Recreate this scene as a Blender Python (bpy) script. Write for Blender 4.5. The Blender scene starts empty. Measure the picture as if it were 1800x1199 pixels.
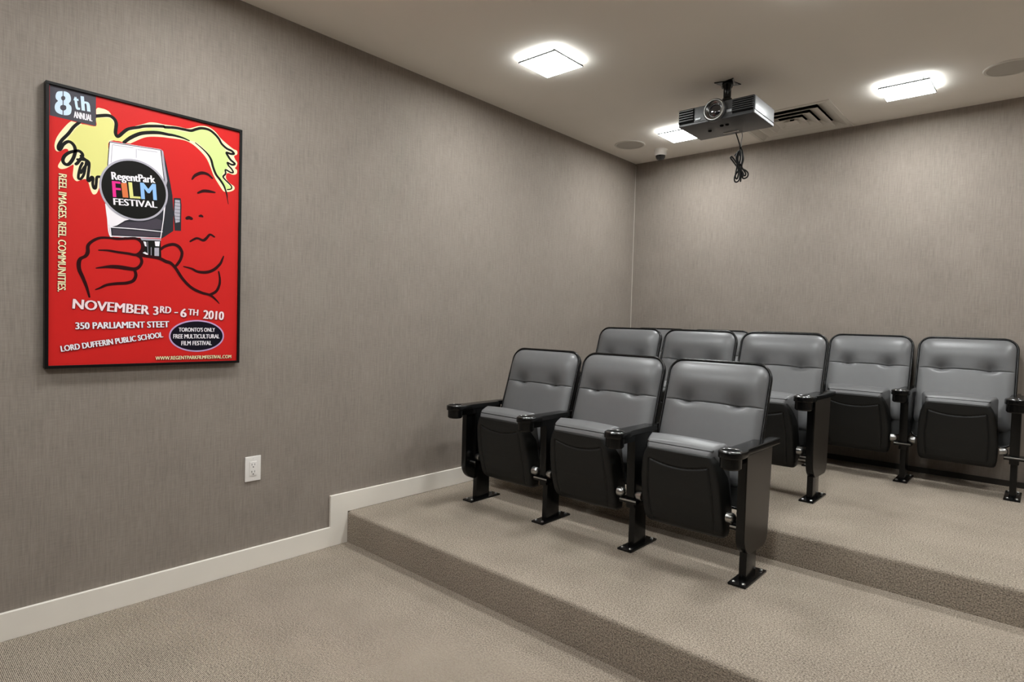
import bpy, bmesh, math, random
from mathutils import Vector, Matrix

# ------------------------------------------------------------------ camera, world, exposure
scene = bpy.context.scene
COL = scene.collection
cam_data = bpy.data.cameras.new('camera')
cam_data.sensor_fit = 'HORIZONTAL'
cam_data.sensor_width = 36.0
cam_data.lens = 21.173
cam_data.clip_start = 0.05
camera = bpy.data.objects.new('camera', cam_data)
COL.objects.link(camera)
_r = Vector((0.744329, 0.667228, 0.027886)).normalized()
_f = Vector((-0.6669, 0.7445, -0.0317)).normalized()
_r = (_r - _f * _r.dot(_f)).normalized()
_u = _r.cross(_f)
camera.matrix_world = Matrix(((_r.x, _u.x, -_f.x, 2.7189), (_r.y, _u.y, -_f.y, 0.0), (_r.z, _u.z, -_f.z, 1.1773), (0, 0, 0, 1)))
scene.camera = camera

world = bpy.data.worlds.new('world')
world.use_nodes = True
world.node_tree.nodes['Background'].inputs['Color'].default_value = (0.9, 0.95, 1.0, 1)
world.node_tree.nodes['Background'].inputs['Strength'].default_value = 0.02
scene.world = world

scene.view_settings.view_transform = 'Standard'
scene.view_settings.look = 'None'
scene.view_settings.gamma = 1.0
scene.view_settings.exposure = 1.80
scene.view_settings.use_curve_mapping = False
scene.cycles.max_bounces = 10
scene.cycles.diffuse_bounces = 6
scene.cycles.sample_clamp_indirect = 6.0

LAMP_DOWN = 24.0      # radiance of the glowing glass, downwards
LAMP_UP = 9.0        # towards the ceiling
LAMP_SIDE = 2.5       # out of the polished edges

# ------------------------------------------------------------------ measured room
H = 2.5586            # ceiling
YB = 4.5658           # rear wall
S1, H1 = 1.7712, 0.1616
S2, H2 = 2.7385, 0.2958
XR, YF = 4.40, -2.60  # right wall, screen wall (both outside the frame)

# ------------------------------------------------------------------ helpers
def lin(r, g, b):
    def f(c):
        c /= 255.0
        return c / 12.92 if c <= 0.04045 else ((c + 0.055) / 1.055) ** 2.4
    return (f(r), f(g), f(b), 1.0)

def mat(name, color, rough=0.5, metal=0.0, spec=0.5, coat=0.0, noise=None, bump=None, coat_rough=0.1):
    m = bpy.data.materials.new(name)
    m.use_nodes = True
    nt = m.node_tree
    b = nt.nodes['Principled BSDF']
    b.inputs['Base Color'].default_value = color
    b.inputs['Roughness'].default_value = rough
    b.inputs['Metallic'].default_value = metal
    b.inputs['Specular IOR Level'].default_value = spec
    b.inputs['Coat Weight'].default_value = coat
    b.inputs['Coat Roughness'].default_value = coat_rough
    geo = nt.nodes.new('ShaderNodeTexCoord')
    if noise:
        sc, amt = noise
        n = nt.nodes.new('ShaderNodeTexNoise'); n.inputs['Scale'].default_value = sc; n.inputs['Detail'].default_value = 4
        nt.links.new(geo.outputs['Object'], n.inputs['Vector'])
        mx = nt.nodes.new('ShaderNodeMix'); mx.data_type = 'RGBA'
        mx.inputs[6].default_value = tuple(c * (1 - amt) for c in color[:3]) + (1,)
        mx.inputs[7].default_value = tuple(min(1, c * (1 + amt)) for c in color[:3]) + (1,)
        nt.links.new(n.outputs['Fac'], mx.inputs[0])
        nt.links.new(mx.outputs[2], b.inputs['Base Color'])
    if bump:
        sc, st, dist = bump
        n = nt.nodes.new('ShaderNodeTexNoise'); n.inputs['Scale'].default_value = sc; n.inputs['Detail'].default_value = 3
        nt.links.new(geo.outputs['Object'], n.inputs['Vector'])
        bp = nt.nodes.new('ShaderNodeBump'); bp.inputs['Strength'].default_value = st; bp.inputs['Distance'].default_value = dist
        nt.links.new(n.outputs['Fac'], bp.inputs['Height'])
        nt.links.new(bp.outputs['Normal'], b.inputs['Normal'])
    return m

def emit(name, color, strength):
    m = bpy.data.materials.new(name); m.use_nodes = True
    nt = m.node_tree
    nt.nodes.remove(nt.nodes['Principled BSDF'])
    e = nt.nodes.new('ShaderNodeEmission')
    e.inputs['Color'].default_value = color; e.inputs['Strength'].default_value = strength
    nt.links.new(e.outputs[0], nt.nodes['Material Output'].inputs['Surface'])
    return m

def math_node(nt, op, a, b=None, c=None):
    n = nt.nodes.new('ShaderNodeMath'); n.operation = op
    for i, v in enumerate((a, b, c)):
        if v is None: continue
        if isinstance(v, (int, float)): n.inputs[i].default_value = v
        else: nt.links.new(v, n.inputs[i])
    return n.outputs[0]

def linen_material():
    """woven wall covering: fine vertical threads crossed by weaker horizontal ones"""
    m = bpy.data.materials.new('woven_wall_covering'); m.use_nodes = True
    nt = m.node_tree; b = nt.nodes['Principled BSDF']
    tc = nt.nodes.new('ShaderNodeTexCoord')
    sep = nt.nodes.new('ShaderNodeSeparateXYZ'); nt.links.new(tc.outputs['Object'], sep.inputs[0])
    h = math_node(nt, 'ADD', sep.outputs['X'], sep.outputs['Y'])
    def threads(sx, sz, seed):
        cb = nt.nodes.new('ShaderNodeCombineXYZ')
        nt.links.new(math_node(nt, 'MULTIPLY', h, sx), cb.inputs[0])
        nt.links.new(math_node(nt, 'MULTIPLY', sep.outputs['Z'], sz), cb.inputs[1])
        cb.inputs[2].default_value = seed
        n = nt.nodes.new('ShaderNodeTexNoise'); n.inputs['Scale'].default_value = 1.0; n.inputs['Detail'].default_value = 2.0
        nt.links.new(cb.outputs[0], n.inputs['Vector'])
        return n.outputs['Fac']
    v1 = threads(300, 14, 0.0)
    v2 = threads(22, 330, 5.0)
    v3 = threads(120, 5, 9.0)
    v4 = threads(5, 5, 14.0)
    s = math_node(nt, 'ADD', math_node(nt, 'MULTIPLY', v1, 0.36), math_node(nt, 'MULTIPLY', v2, 0.26))
    s = math_node(nt, 'ADD', s, math_node(nt, 'MULTIPLY', v3, 0.22))
    s = math_node(nt, 'ADD', s, math_node(nt, 'MULTIPLY', v4, 0.16))
    ramp = nt.nodes.new('ShaderNodeValToRGB')
    ramp.color_ramp.elements[0].position = 0.33; ramp.color_ramp.elements[0].color = WALL_DARK
    ramp.color_ramp.elements[1].position = 0.67; ramp.color_ramp.elements[1].color = WALL_LIGHT
    nt.links.new(s, ramp.inputs[0]); nt.links.new(ramp.outputs[0], b.inputs['Base Color'])
    b.inputs['Roughness'].default_value = 0.75; b.inputs['Specular IOR Level'].default_value = 0.25
    bp = nt.nodes.new('ShaderNodeBump'); bp.inputs['Strength'].default_value = 0.25; bp.inputs['Distance'].default_value = 0.001
    nt.links.new(s, bp.inputs['Height']); nt.links.new(bp.outputs['Normal'], b.inputs['Normal'])
    return m

def carpet_material():
    """ribbed loop pile: cords running across the room, broken into loops of two tones"""
    m = bpy.data.materials.new('ribbed_loop_carpet'); m.use_nodes = True
    nt = m.node_tree; b = nt.nodes['Principled BSDF']
    tc = nt.nodes.new('ShaderNodeTexCoord')
    sep = nt.nodes.new('ShaderNodeSeparateXYZ'); nt.links.new(tc.outputs['Object'], sep.inputs[0])
    across = math_node(nt, 'ADD', sep.outputs['Y'], sep.outputs['Z'])
    PITCH = 0.0046
    wv = math_node(nt, 'SINE', math_node(nt, 'MULTIPLY', across, 2 * math.pi / PITCH))
    cb = nt.nodes.new('ShaderNodeCombineXYZ')
    nt.links.new(math_node(nt, 'MULTIPLY', sep.outputs['X'], 190), cb.inputs[0])
    nt.links.new(math_node(nt, 'MULTIPLY', across, 190), cb.inputs[1])
    n = nt.nodes.new('ShaderNodeTexNoise'); n.inputs['Scale'].default_value = 1.0; n.inputs['Detail'].default_value = 3
    nt.links.new(cb.outputs[0], n.inputs['Vector'])
    n2 = nt.nodes.new('ShaderNodeTexNoise'); n2.inputs['Scale'].default_value = 5.0; n2.inputs['Detail'].default_value = 3
    nt.links.new(tc.outputs['Object'], n2.inputs['Vector'])
    s = math_node(nt, 'ADD', math_node(nt, 'MULTIPLY', wv, 0.17), math_node(nt, 'MULTIPLY', n.outputs['Fac'], 1.05))
    s = math_node(nt, 'ADD', s, math_node(nt, 'MULTIPLY', n2.outputs['Fac'], 0.12))
    ramp = nt.nodes.new('ShaderNodeValToRGB')
    ramp.color_ramp.elements[0].position = 0.36; ramp.color_ramp.elements[0].color = CARPET_DARK
    ramp.color_ramp.elements[1].position = 0.78; ramp.color_ramp.elements[1].color = CARPET_LIGHT
    nt.links.new(s, ramp.inputs[0]); nt.links.new(ramp.outputs[0], b.inputs['Base Color'])
    b.inputs['Roughness'].default_value = 0.95; b.inputs['Specular IOR Level'].default_value = 0.1
    bp = nt.nodes.new('ShaderNodeBump'); bp.inputs['Strength'].default_value = 0.7; bp.inputs['Distance'].default_value = 0.004
    nt.links.new(s, bp.inputs['Height']); nt.links.new(bp.outputs['Normal'], b.inputs['Normal'])
    return m

# colours the surfaces themselves have
WALL_DARK, WALL_LIGHT = (0.205, 0.176, 0.151, 1), (0.315, 0.272, 0.236, 1)
CARPET_DARK, CARPET_LIGHT = (0.085, 0.070, 0.055, 1), (0.53, 0.452, 0.368, 1)
M = {}
M['wall'] = linen_material()
M['carpet'] = carpet_material()
M['screen_wall'] = mat('bounce_cutting_dark', (0.035, 0.034, 0.034, 1), 0.8, noise=(5, 0.05))  # unseen wall; dark tone chosen to cut bounce light onto the step risers
M['ceiling'] = mat('ceiling_paint', (0.88, 0.84, 0.775, 1), 0.9, spec=0.15, noise=(3.0, 0.02))
M['base'] = mat('painted_baseboard', (0.80, 0.755, 0.685, 1), 0.45, noise=(9, 0.03))
M['dark_base'] = mat('dark_rubber_base', (0.028, 0.024, 0.02, 1), 0.5, noise=(20, 0.1))
M['corner'] = mat('corner_bead_paint', (0.50, 0.455, 0.40, 1), 0.5, noise=(20, 0.05))
M['leather'] = mat('charcoal_grey_vinyl', (0.134, 0.135, 0.138, 1), 0.38, spec=0.5, noise=(30, 0.05), bump=(900, 0.12, 0.0006))
M['black'] = mat('black_moulded_plastic', (0.012, 0.012, 0.0113, 1), 0.5, spec=0.28, noise=(25, 0.12), bump=(1400, 0.1, 0.0004))
M['trim'] = mat('black_rubber_edging', (0.006, 0.006, 0.006, 1), 0.26, spec=0.3, noise=(60, 0.1))
M['enamel'] = mat('gloss_black_enamel', (0.0035, 0.0035, 0.0034, 1), 0.2, spec=0.3, noise=(40, 0.15))
M['laminate'] = mat('dark_brown_black_laminate', (0.030, 0.025, 0.020, 1), 0.36, spec=0.5, noise=(14, 0.2))
M['chrome'] = mat('brushed_steel', (0.42, 0.42, 0.41, 1), 0.3, metal=1.0, noise=(80, 0.08))
M['frame'] = mat('black_picture_frame', (0.004, 0.004, 0.004, 1), 0.35, spec=0.2, noise=(50, 0.1))
M['white_plastic'] = mat('white_plastic', (0.80, 0.77, 0.74, 1), 0.35, noise=(30, 0.02))
M['slot'] = mat('dark_slot', (0.004, 0.004, 0.004, 1), 0.7, spec=0.05, noise=(30, 0.1))
M['vent'] = mat('painted_sheet_metal', (0.72, 0.69, 0.63, 1), 0.5, noise=(12, 0.03))
M['grille'] = mat('speaker_grille_paint', (0.50, 0.475, 0.43, 1), 0.7, noise=(500, 0.25))
M['proj'] = mat('dark_grey_projector_shell', (0.036, 0.037, 0.038, 1), 0.4, noise=(40, 0.08), bump=(1200, 0.08, 0.0004))
M['proj_side'] = mat('silver_grey_projector_side', (0.36, 0.375, 0.39, 1), 0.4, metal=0.3, noise=(40, 0.05))
M['lens'] = mat('lens_glass', (0.006, 0.006, 0.008, 1), 0.05, spec=0.8, coat=1.0, noise=(30, 0.1))
M['dome'] = mat('smoked_dome', (0.01, 0.01, 0.01, 1), 0.06, spec=0.8, noise=(30, 0.1))
M['wire'] = mat('black_cable_sheath', (0.005, 0.005, 0.0045, 1), 0.5, spec=0.15, noise=(60, 0.1))
M['wire_grey'] = mat('grey_cable_sheath', (0.30, 0.27, 0.24, 1), 0.45, noise=(60, 0.1))
M['lamp_rim'] = mat('dark_lamp_rim', (0.05, 0.055, 0.055, 1), 0.4, metal=0.6, noise=(40, 0.1))

class MB:
    """collects shapes, then links them as ONE mesh object"""
    def __init__(self): self.bm = bmesh.new(); self.mi = 0
    def _tag(self, faces):
        for f in faces: f.material_index = self.mi
    def box(self, x0, x1, y0, y1, z0, z1, bevel=0.0, seg=2):
        t = bmesh.new()
        bmesh.ops.create_cube(t, size=1.0)
        for v in t.verts:
            v.co = Vector(((x0 + x1) / 2 + v.co.x * (x1 - x0), (y0 + y1) / 2 + v.co.y * (y1 - y0), (z0 + z1) / 2 + v.co.z * (z1 - z0)))
        if bevel: bmesh.ops.bevel(t, geom=t.edges[:], offset=bevel, segments=seg, profile=0.6, affect='EDGES')
        self.merge(t); return self
    def merge(self, t, mtx=None):
        if mtx is not None: t.transform(mtx)
        vm = {v: self.bm.verts.new(v.co) for v in t.verts}
        for f in t.faces:
            try: n = self.bm.faces.new([vm[v] for v in f.verts])
            except ValueError: continue
            n.material_index = self.mi
        t.free()
    def loft(self, rings, close_ring=True, cap=True):
        """rings: list of equal-length point lists"""
        vs = [[self.bm.verts.new(p) for p in r] for r in rings]
        n = len(vs[0])
        for a, b in zip(vs, vs[1:]):
            for i in range(n if close_ring else n - 1):
                j = (i + 1) % n
                self._tag([self.bm.faces.new((a[i], a[j], b[j], b[i]))])
        if cap and close_ring:
            self._tag([self.bm.faces.new(list(reversed(vs[0])))]); self._tag([self.bm.faces.new(vs[-1])])
        return self
    def prism(self, pts, axis, a, b, bevel=0.0, seg=2):
        """pts 2D outline, extruded along axis 'x','y','z' from a to b"""
        def P(p, t):
            return {'x': (t, p[0], p[1]), 'y': (p[0], t, p[1]), 'z': (p[0], p[1], t)}[axis]
        t = bmesh.new()
        r0 = [t.verts.new(P(p, a)) for p in pts]; r1 = [t.verts.new(P(p, b)) for p in pts]
        f0 = t.faces.new(r0); f1 = t.faces.new(r1)
        for i in range(len(pts)):
            j = (i + 1) % len(pts); t.faces.new((r0[i], r0[j], r1[j], r1[i]))
        bmesh.ops.recalc_face_normals(t, faces=t.faces[:])
        if bevel:
            es = list(set(f0.edges[:] + f1.edges[:]))
            bmesh.ops.bevel(t, geom=es, offset=bevel, segments=seg, profile=0.6, affect='EDGES')
        self.merge(t); return self
    def tube(self, path, r, n=8, closed=False):
        path = [Vector(p) for p in path]; L = len(path); rings = []
        up = None
        for i, p in enumerate(path):
            a = path[(i - 1) % L] if (closed or i > 0) else p
            b = path[(i + 1) % L] if (closed or i < L - 1) else p
            t = (b - a).normalized()
            if up is None:
                up = t.cross(Vector((0.31, 0.17, 0.93)))
                if up.length < 1e-3: up = t.cross(Vector((1, 0, 0)))
            up = (up - t * up.dot(t)).normalized()
            s = t.cross(up)
            rr = r[i] if isinstance(r, (list, tuple)) else r
            rings.append([p + (up * math.cos(2 * math.pi * k / n) + s * math.sin(2 * math.pi * k / n)) * rr for k in range(n)])
        if closed: rings.append(rings[0])
        if closed:
            vs = [[self.bm.verts.new(p) for p in rr] for rr in rings[:-1]]
            for i in range(L):
                a, b = vs[i], vs[(i + 1) % L]
                for k in range(n):
                    self._tag([self.bm.faces.new((a[k], a[(k + 1) % n], b[(k + 1) % n], b[k]))])
        else: self.loft(rings)
        return self
    def lathe(self, prof, center, n=32, axis='z'):
        """prof: (radius, height) from one end to the other; closes at radius 0"""
        cx, cy, cz = center
        def P(r, h, a):
            c, s = r * math.cos(a), r * math.sin(a)
            return {'z': (cx + c, cy + s, cz + h), 'y': (cx + c, cy + h, cz + s), 'x': (cx + h, cy + c, cz + s)}[axis]
        rings = []
        for r, h in prof:
            if r < 1e-7: rings.append([self.bm.verts.new(P(0, h, 0))])
            else: rings.append([self.bm.verts.new(P(r, h, 2 * math.pi * k / n)) for k in range(n)])
        for a, b in zip(rings, rings[1:]):
            for k in range(n):
                j = (k + 1) % n
                if len(a) == 1 and len(b) == 1: continue
                if len(a) == 1: f = self.bm.faces.new((a[0], b[j], b[k]))
                elif len(b) == 1: f = self.bm.faces.new((a[k], a[j], b[0]))
                else: f = self.bm.faces.new((a[k], a[j], b[j], b[k]))
                f.material_index = self.mi
        return self
    def build(self, name, mats, parent=None, angle=35, loc=None):
        bmesh.ops.remove_doubles(self.bm, verts=self.bm.verts[:], dist=1e-6)
        bmesh.ops.recalc_face_normals(self.bm, faces=self.bm.faces[:])
        me = bpy.data.meshes.new(name)
        self.bm.to_mesh(me); self.bm.free()
        for m in (mats if isinstance(mats, (list, tuple)) else [mats]): me.materials.append(m)
        if angle:
            me.polygons.foreach_set('use_smooth', [True] * len(me.polygons))
            me.set_sharp_from_angle(angle=math.radians(angle))
        o = bpy.data.objects.new(name, me); COL.objects.link(o)
        if loc is not None: o.location = loc
        if parent is not None: o.parent = parent
        return o

def tag(o, label=None, cat=None, group=None, kind=None):
    if label: o['label'] = label
    if cat: o['category'] = cat
    if group: o['group'] = group
    if kind: o['kind'] = kind
    return o

def thing(name, label, cat, loc=(0, 0, 0), group=None):
    o = bpy.data.objects.new(name, None); COL.objects.link(o)
    o.empty_display_size = 0.1
    o.location = loc
    return tag(o, label, cat, group)

def copy_tree(o, parent=None):
    c = o.copy(); COL.objects.link(c)
    if parent is not None: c.parent = parent
    for ch in o.children: copy_tree(ch, c)
    return c

def catmull(P, k=6, closed=False):
    n = len(P); out = []
    rng = range(n) if closed else range(n - 1)
    for i in rng:
        if closed: p0, p1, p2, p3 = P[(i - 1) % n], P[i], P[(i + 1) % n], P[(i + 2) % n]
        else: p0, p1, p2, p3 = P[max(i - 1, 0)], P[i], P[i + 1], P[min(i + 2, n - 1)]
        for s in range(k):
            t = s / k
            out.append(tuple(0.5 * ((2 * b) + (-a + c) * t + (2 * a - 5 * b + 4 * c - d) * t * t + (-a + 3 * b - 3 * c + d) * t ** 3)
                             for a, b, c, d in zip(p0, p1, p2, p3)))
    if not closed: out.append(tuple(P[-1]))
    return out

# ------------------------------------------------------------------ the room
def plane(name, pts, m, label):
    b = MB(); b._tag([b.bm.faces.new([b.bm.verts.new(p) for p in pts])])
    return tag(b.build(name, m, angle=0), label, None, None, 'structure')

T = 0.12
def slab(name, x0, x1, y0, y1, z0, z1, m, label):
    return tag(MB().box(x0, x1, y0, y1, z0, z1).build(name, m, angle=0), label, 'room', None, 'structure')
slab('floor', -T, XR + T, YF - T, YB + T, -0.10, 0.0, M['carpet'], 'beige ribbed carpet on the lowest floor level')
VX0, VX1, VY0, VY1 = 1.086, 1.646, 3.972, 4.530      # opening of the air vent
cb = MB()
cb.box(-T, XR + T, YF - T, VY0, H, H + 0.10).box(-T, XR + T, VY1, YB + T, H, H + 0.10)
cb.box(-T, VX0, VY0, VY1, H, H + 0.10).box(VX1, XR + T, VY0, VY1, H, H + 0.10)
tag(cb.build('ceiling', M['ceiling'], angle=0), 'smooth greige painted ceiling', 'room', None, 'structure')
slab('wall_left', -T, 0, YF - T, YB + T, 0, H, M['wall'], 'taupe woven wall behind the framed poster')
slab('wall_back', 0, XR, YB, YB + T, 0, H, M['wall'], 'taupe woven wall behind the rear seats')
slab('wall_right', XR, XR + T, YF - T, YB + T, 0, H, M['wall'], 'taupe woven wall on the far side of the room')
slab('wall_front', 0, XR, YF - T, YF, 0, H, M['screen_wall'], 'unseen wall facing the seats, coloured dark to cut bounce light')

def platform(y0, y1, z0, z1, label):
    r, n = 0.016, 6
    pts = [(y1, z0), (y0, z0)]
    for k in range(n + 1):
        a = math.pi - (math.pi / 2) * k / n
        pts.append((y0 + r + r * math.cos(a), z1 - r + r * math.sin(a)))
    pts.append((y1, z1))
    b = MB().prism(pts, 'x', 0.0, XR)
    return tag(b.build('platform', M['carpet'], angle=50), label, 'platform', None, 'structure')
platform(S1, YB, 0.0, H1, 'carpeted lower riser step carrying the front seats')
platform(S2, YB, H1, H2, 'carpeted upper riser step carrying the two rear rows')

# off-white baseboard on the left wall: runs along the floor, climbs beside the step, then along the platforms
BH, BX = 0.1012, 0.1034
b = MB()
pts = [(YF, 0), (S1 - 0.001, 0), (S1 - 0.001, H1 + 0.001), (S2 - 0.001, H1 + 0.001), (S2 - 0.001, H2 + 0.001), (YB, H2 + 0.001),
       (YB, H2 + BH), (S2 - BX, H2 + BH), (S2 - BX, H1 + BH), (S1 - BX, H1 + BH), (S1 - BX, BH), (YF, BH)]
b.prism(pts, 'x', 0.0, 0.014, bevel=0.0015, seg=1)
tag(b.build('baseboard_left', M['base'], angle=30), 'off-white baseboard stepping up beside the carpeted risers', 'baseboard', None, 'structure')
tag(MB().box(0.015, XR, YB - 0.008, YB, H2, H2 + 0.034).build('baseboard_back', M['dark_base'], angle=0), 'low dark base strip under the rear wall', 'baseboard', None, 'structure')
tag(MB().box(0.0, 0.0045, YB - 0.0045, YB, H2 + BH, H - 0.02).build('trim_1', M['corner'], angle=0), 'thin pale bead in the corner between the two walls', 'trim', None, 'structure')

# ------------------------------------------------------------------ ceiling lamps (square frosted glass under a recessed can)
M['glow_down'] = emit('glowing_frosted_glass', (0.975, 1.0, 0.995, 1), LAMP_DOWN)
M['glow_up'] = emit('glowing_glass_top', (0.97, 1.0, 0.985, 1), LAMP_UP)
M['glow_side'] = emit('glowing_glass_edge', (0.97, 1.0, 0.985, 1), LAMP_SIDE)
def lamp(x, y, label, first=[None]):
    if first[0] is None:
        t = thing('ceiling_lamp', label, 'ceiling light', (x, y, H), 'square ceiling lamps')
        a = 0.118
        g = MB(); g.mi = 1
        g.box(-a, a, -a, a, -0.030, -0.022)
        for f in g.bm.faces:
            f.normal_update()
            if f.normal.z < -0.9 or f.calc_center_median().z < -0.0295: f.material_index = 0
        for f in g.bm.faces:
            if abs(f.normal.z) < 0.1: f.material_index = 2
        g.build('glass_plate', [M['glow_down'], M['glow_up'], M['glow_side']], t, angle=0)
        c = 0.1205
        fr = MB()
        for (x0, x1, y0, y1) in ((-c, c, -c, -c + 0.0025), (-c, c, c - 0.0025, c), (-c, -c + 0.0025, -c + 0.0025, c - 0.0025), (c - 0.0025, c, -c + 0.0025, c - 0.0025)):
            fr.box(x0, x1, y0, y1, -0.0315, -0.0230)
        for sx in (-1, 1):
            for sy in (-1, 1):
                fr.box(sx * 0.085 - 0.004, sx * 0.085 + 0.004, sy * 0.085 - 0.004, sy * 0.085 + 0.004, -0.0222, 0.0)
        fr.build('rim', M['lamp_rim'], t, angle=0)
        first[0] = t
    else:
        t = copy_tree(first[0]); t.location = (x, y, H); t['label'] = label
    return t
LAMPS = [(x, y) for y in (1.0, 2.493, 3.985) for x in (0.705, 2.060, 3.415) if (x, y) != (3.415, 1.0)] + [(0.705, -0.49), (2.060, -0.49)]  # far-right column and front pair are unseen, added to brighten walls and floor
LAMP_LABEL = {(0.705, 2.493): 'glowing square ceiling lamp nearest the long left wall, in front of the projector',
              (0.705, 3.985): 'glowing square ceiling lamp beside the white dome camera, partly behind the projector',
              (2.060, 3.985): 'glowing square ceiling lamp beyond the square air vent, next to a round speaker',
              (2.060, 2.493): 'glowing square ceiling lamp at the top edge of the photo above the projector'}
for lx, ly in LAMPS:
    lamp(lx, ly, LAMP_LABEL.get((lx, ly), 'unseen square ceiling lamp outside the view, fills in the room light'))

# ------------------------------------------------------------------ poster
ART_POLYS=[["cream",1,[[73.7,900.5],[52.6,870.2],[34.9,836.6],[27.7,809.5],[28.8,792.0],[35.0,784.6],[45.5,788.2],[57.0,798.5],[67.2,798.3],[67.7,783.0],[52.9,769.5],[45.6,752.5],[38.3,735.7],[39.4,727.0],[48.8,723.9],[63.6,730.8],[76.4,742.4],[83.9,746.6],[83.5,729.7],[81.9,708.7],[85.2,696.4],[93.9,689.0],[106.9,695.4],[120.1,701.9],[129.0,694.4],[135.8,669.3],[143.8,650.9],[153.9,652.7],[160.6,665.9],[167.3,688.4],[171.8,702.6],[180.9,717.7],[194.3,800.7],[197.6,860.4],[260.8,866.5],[268.8,869.3],[299.7,892.3],[324.6,906.7],[358.4,915.9],[401.7,922.8],[387.6,920.3],[419.2,923.7],[462.4,926.4],[495.7,916.8],[526.9,894.5],[550.1,869.9],[564.9,840.1],[579.9,804.1],[601.0,771.8],[619.2,748.3],[631.3,745.9],[649.5,750.0],[666.3,761.4],[666.1,775.3],[646.0,787.0],[630.6,805.5],[636.4,827.5],[660.8,825.3],[676.1,833.0],[677.5,848.8],[668.1,855.5],[674.2,863.6],[678.6,880.0],[669.2,893.4],[664.4,907.2],[676.6,916.7],[676.4,932.1],[659.4,937.5],[628.7,954.8],[604.5,971.8],[580.6,994.5],[551.4,1005.6],[517.3,999.2],[475.6,978.2],[434.8,976.4],[387.1,971.2],[358.0,970.6],[332.5,965.8],[312.5,954.6],[254.0,921.2],[225.6,885.1],[219.2,899.7],[219.0,935.6],[203.3,958.2],[192.4,971.2],[172.5,975.4],[153.1,967.2],[152.8,904.7],[88.6,902.8]]],["straw",1,[[99.6,892.6],[83.4,869.1],[65.4,836.4],[73.9,829.4],[84.7,823.0],[91.2,806.4],[110.9,800.5],[119.8,779.0],[133.1,768.8],[136.6,745.9],[137.8,719.8],[146.8,715.0],[158.1,718.5],[169.5,718.1],[189.9,765.0],[193.1,800.5],[194.6,859.7],[219.4,865.7],[241.5,869.2],[251.0,880.5],[283.2,907.6],[316.1,924.1],[341.2,932.2],[341.1,945.3],[316.0,937.9],[283.1,923.1],[257.2,911.1],[243.0,894.8],[227.2,880.1],[214.6,887.8],[212.8,925.0],[200.3,944.9],[172.7,941.1],[152.6,933.9],[152.8,904.7],[114.8,901.9]]],["lime",1,[[341.1,944.3],[384.0,954.3],[387.2,957.1],[426.9,960.0],[462.1,961.7],[486.8,966.5],[514.6,982.3],[540.1,990.2],[566.2,984.9],[586.8,972.0],[601.8,948.4],[626.0,926.8],[632.3,909.9],[641.7,887.4],[632.8,870.2],[639.0,856.2],[627.1,838.5],[614.0,808.3],[627.8,786.6],[652.3,769.7],[652.4,760.4],[634.2,757.1],[612.7,789.8],[591.6,816.0],[579.5,843.8],[570.3,874.9],[552.7,897.9],[523.8,921.0],[501.1,930.4],[478.9,930.9],[435.1,940.5],[387.4,941.5],[366.8,938.7],[341.2,932.6]]],["grey_dark",0,[[372.6,866.9],[382.0,863.3],[395.0,812.1],[408.2,749.6],[418.3,692.7],[422.8,620.7],[422.8,549.5],[391.2,522.2],[377.1,511.2],[381.6,540.6],[390.1,650.1]]],["white",0,[[196.1,859.5],[374.1,869.6],[378.6,818.9],[389.4,732.3],[390.1,650.1],[381.6,540.6],[377.1,514.3],[202.4,498.9],[186.4,617.0],[191.0,778.7]]],["silver",0,[[375.7,869.3],[382.6,862.4],[388.7,810.8],[398.7,747.7],[389.6,704.9],[381.1,785.3]]],["grey_dark",0,[[202.2,534.6],[223.3,544.7],[248.9,566.3],[275.1,578.3],[340.9,591.3],[386.9,649.5],[381.6,540.6],[377.1,516.0],[205.2,503.2]]],["grey_mid",0,[[226.1,541.8],[251.8,561.8],[316.8,570.9],[359.4,590.6],[379.6,586.7],[376.8,550.3],[293.1,539.2]]],["grey_violet",0,[[209.2,529.7],[372.3,535.0],[371.8,520.5],[275.5,511.9],[209.4,506.9]]],["grey_dark",0,[[423.2,683.9],[449.1,686.9],[452.6,660.2],[452.0,553.3],[427.7,551.1],[422.2,620.6]]],["silver",0,[[428.1,677.1],[445.9,678.3],[447.7,659.4],[446.8,589.3],[430.6,583.6],[426.0,621.2]]],["ink",0,[[292.7,505.5],[375.7,504.2],[378.9,436.7],[316.5,434.4],[303.1,440.5],[312.9,465.9],[311.1,486.3]]],["white",0,[[313.5,494.0],[323.6,493.3],[325.4,474.8],[319.5,476.0]]],["white",0,[[354.2,498.8],[373.1,501.0],[370.7,480.8],[356.9,480.2]]],["white",0,[[311.4,448.9],[319.7,453.5],[330.7,447.1],[329.1,440.3]]],["silver",0,[[353.5,473.1],[369.9,474.9],[370.2,441.6],[353.8,440.9]]],["silver",0,[[302.6,506.7],[377.4,510.1],[376.6,504.3],[307.7,498.0]]]]
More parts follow.
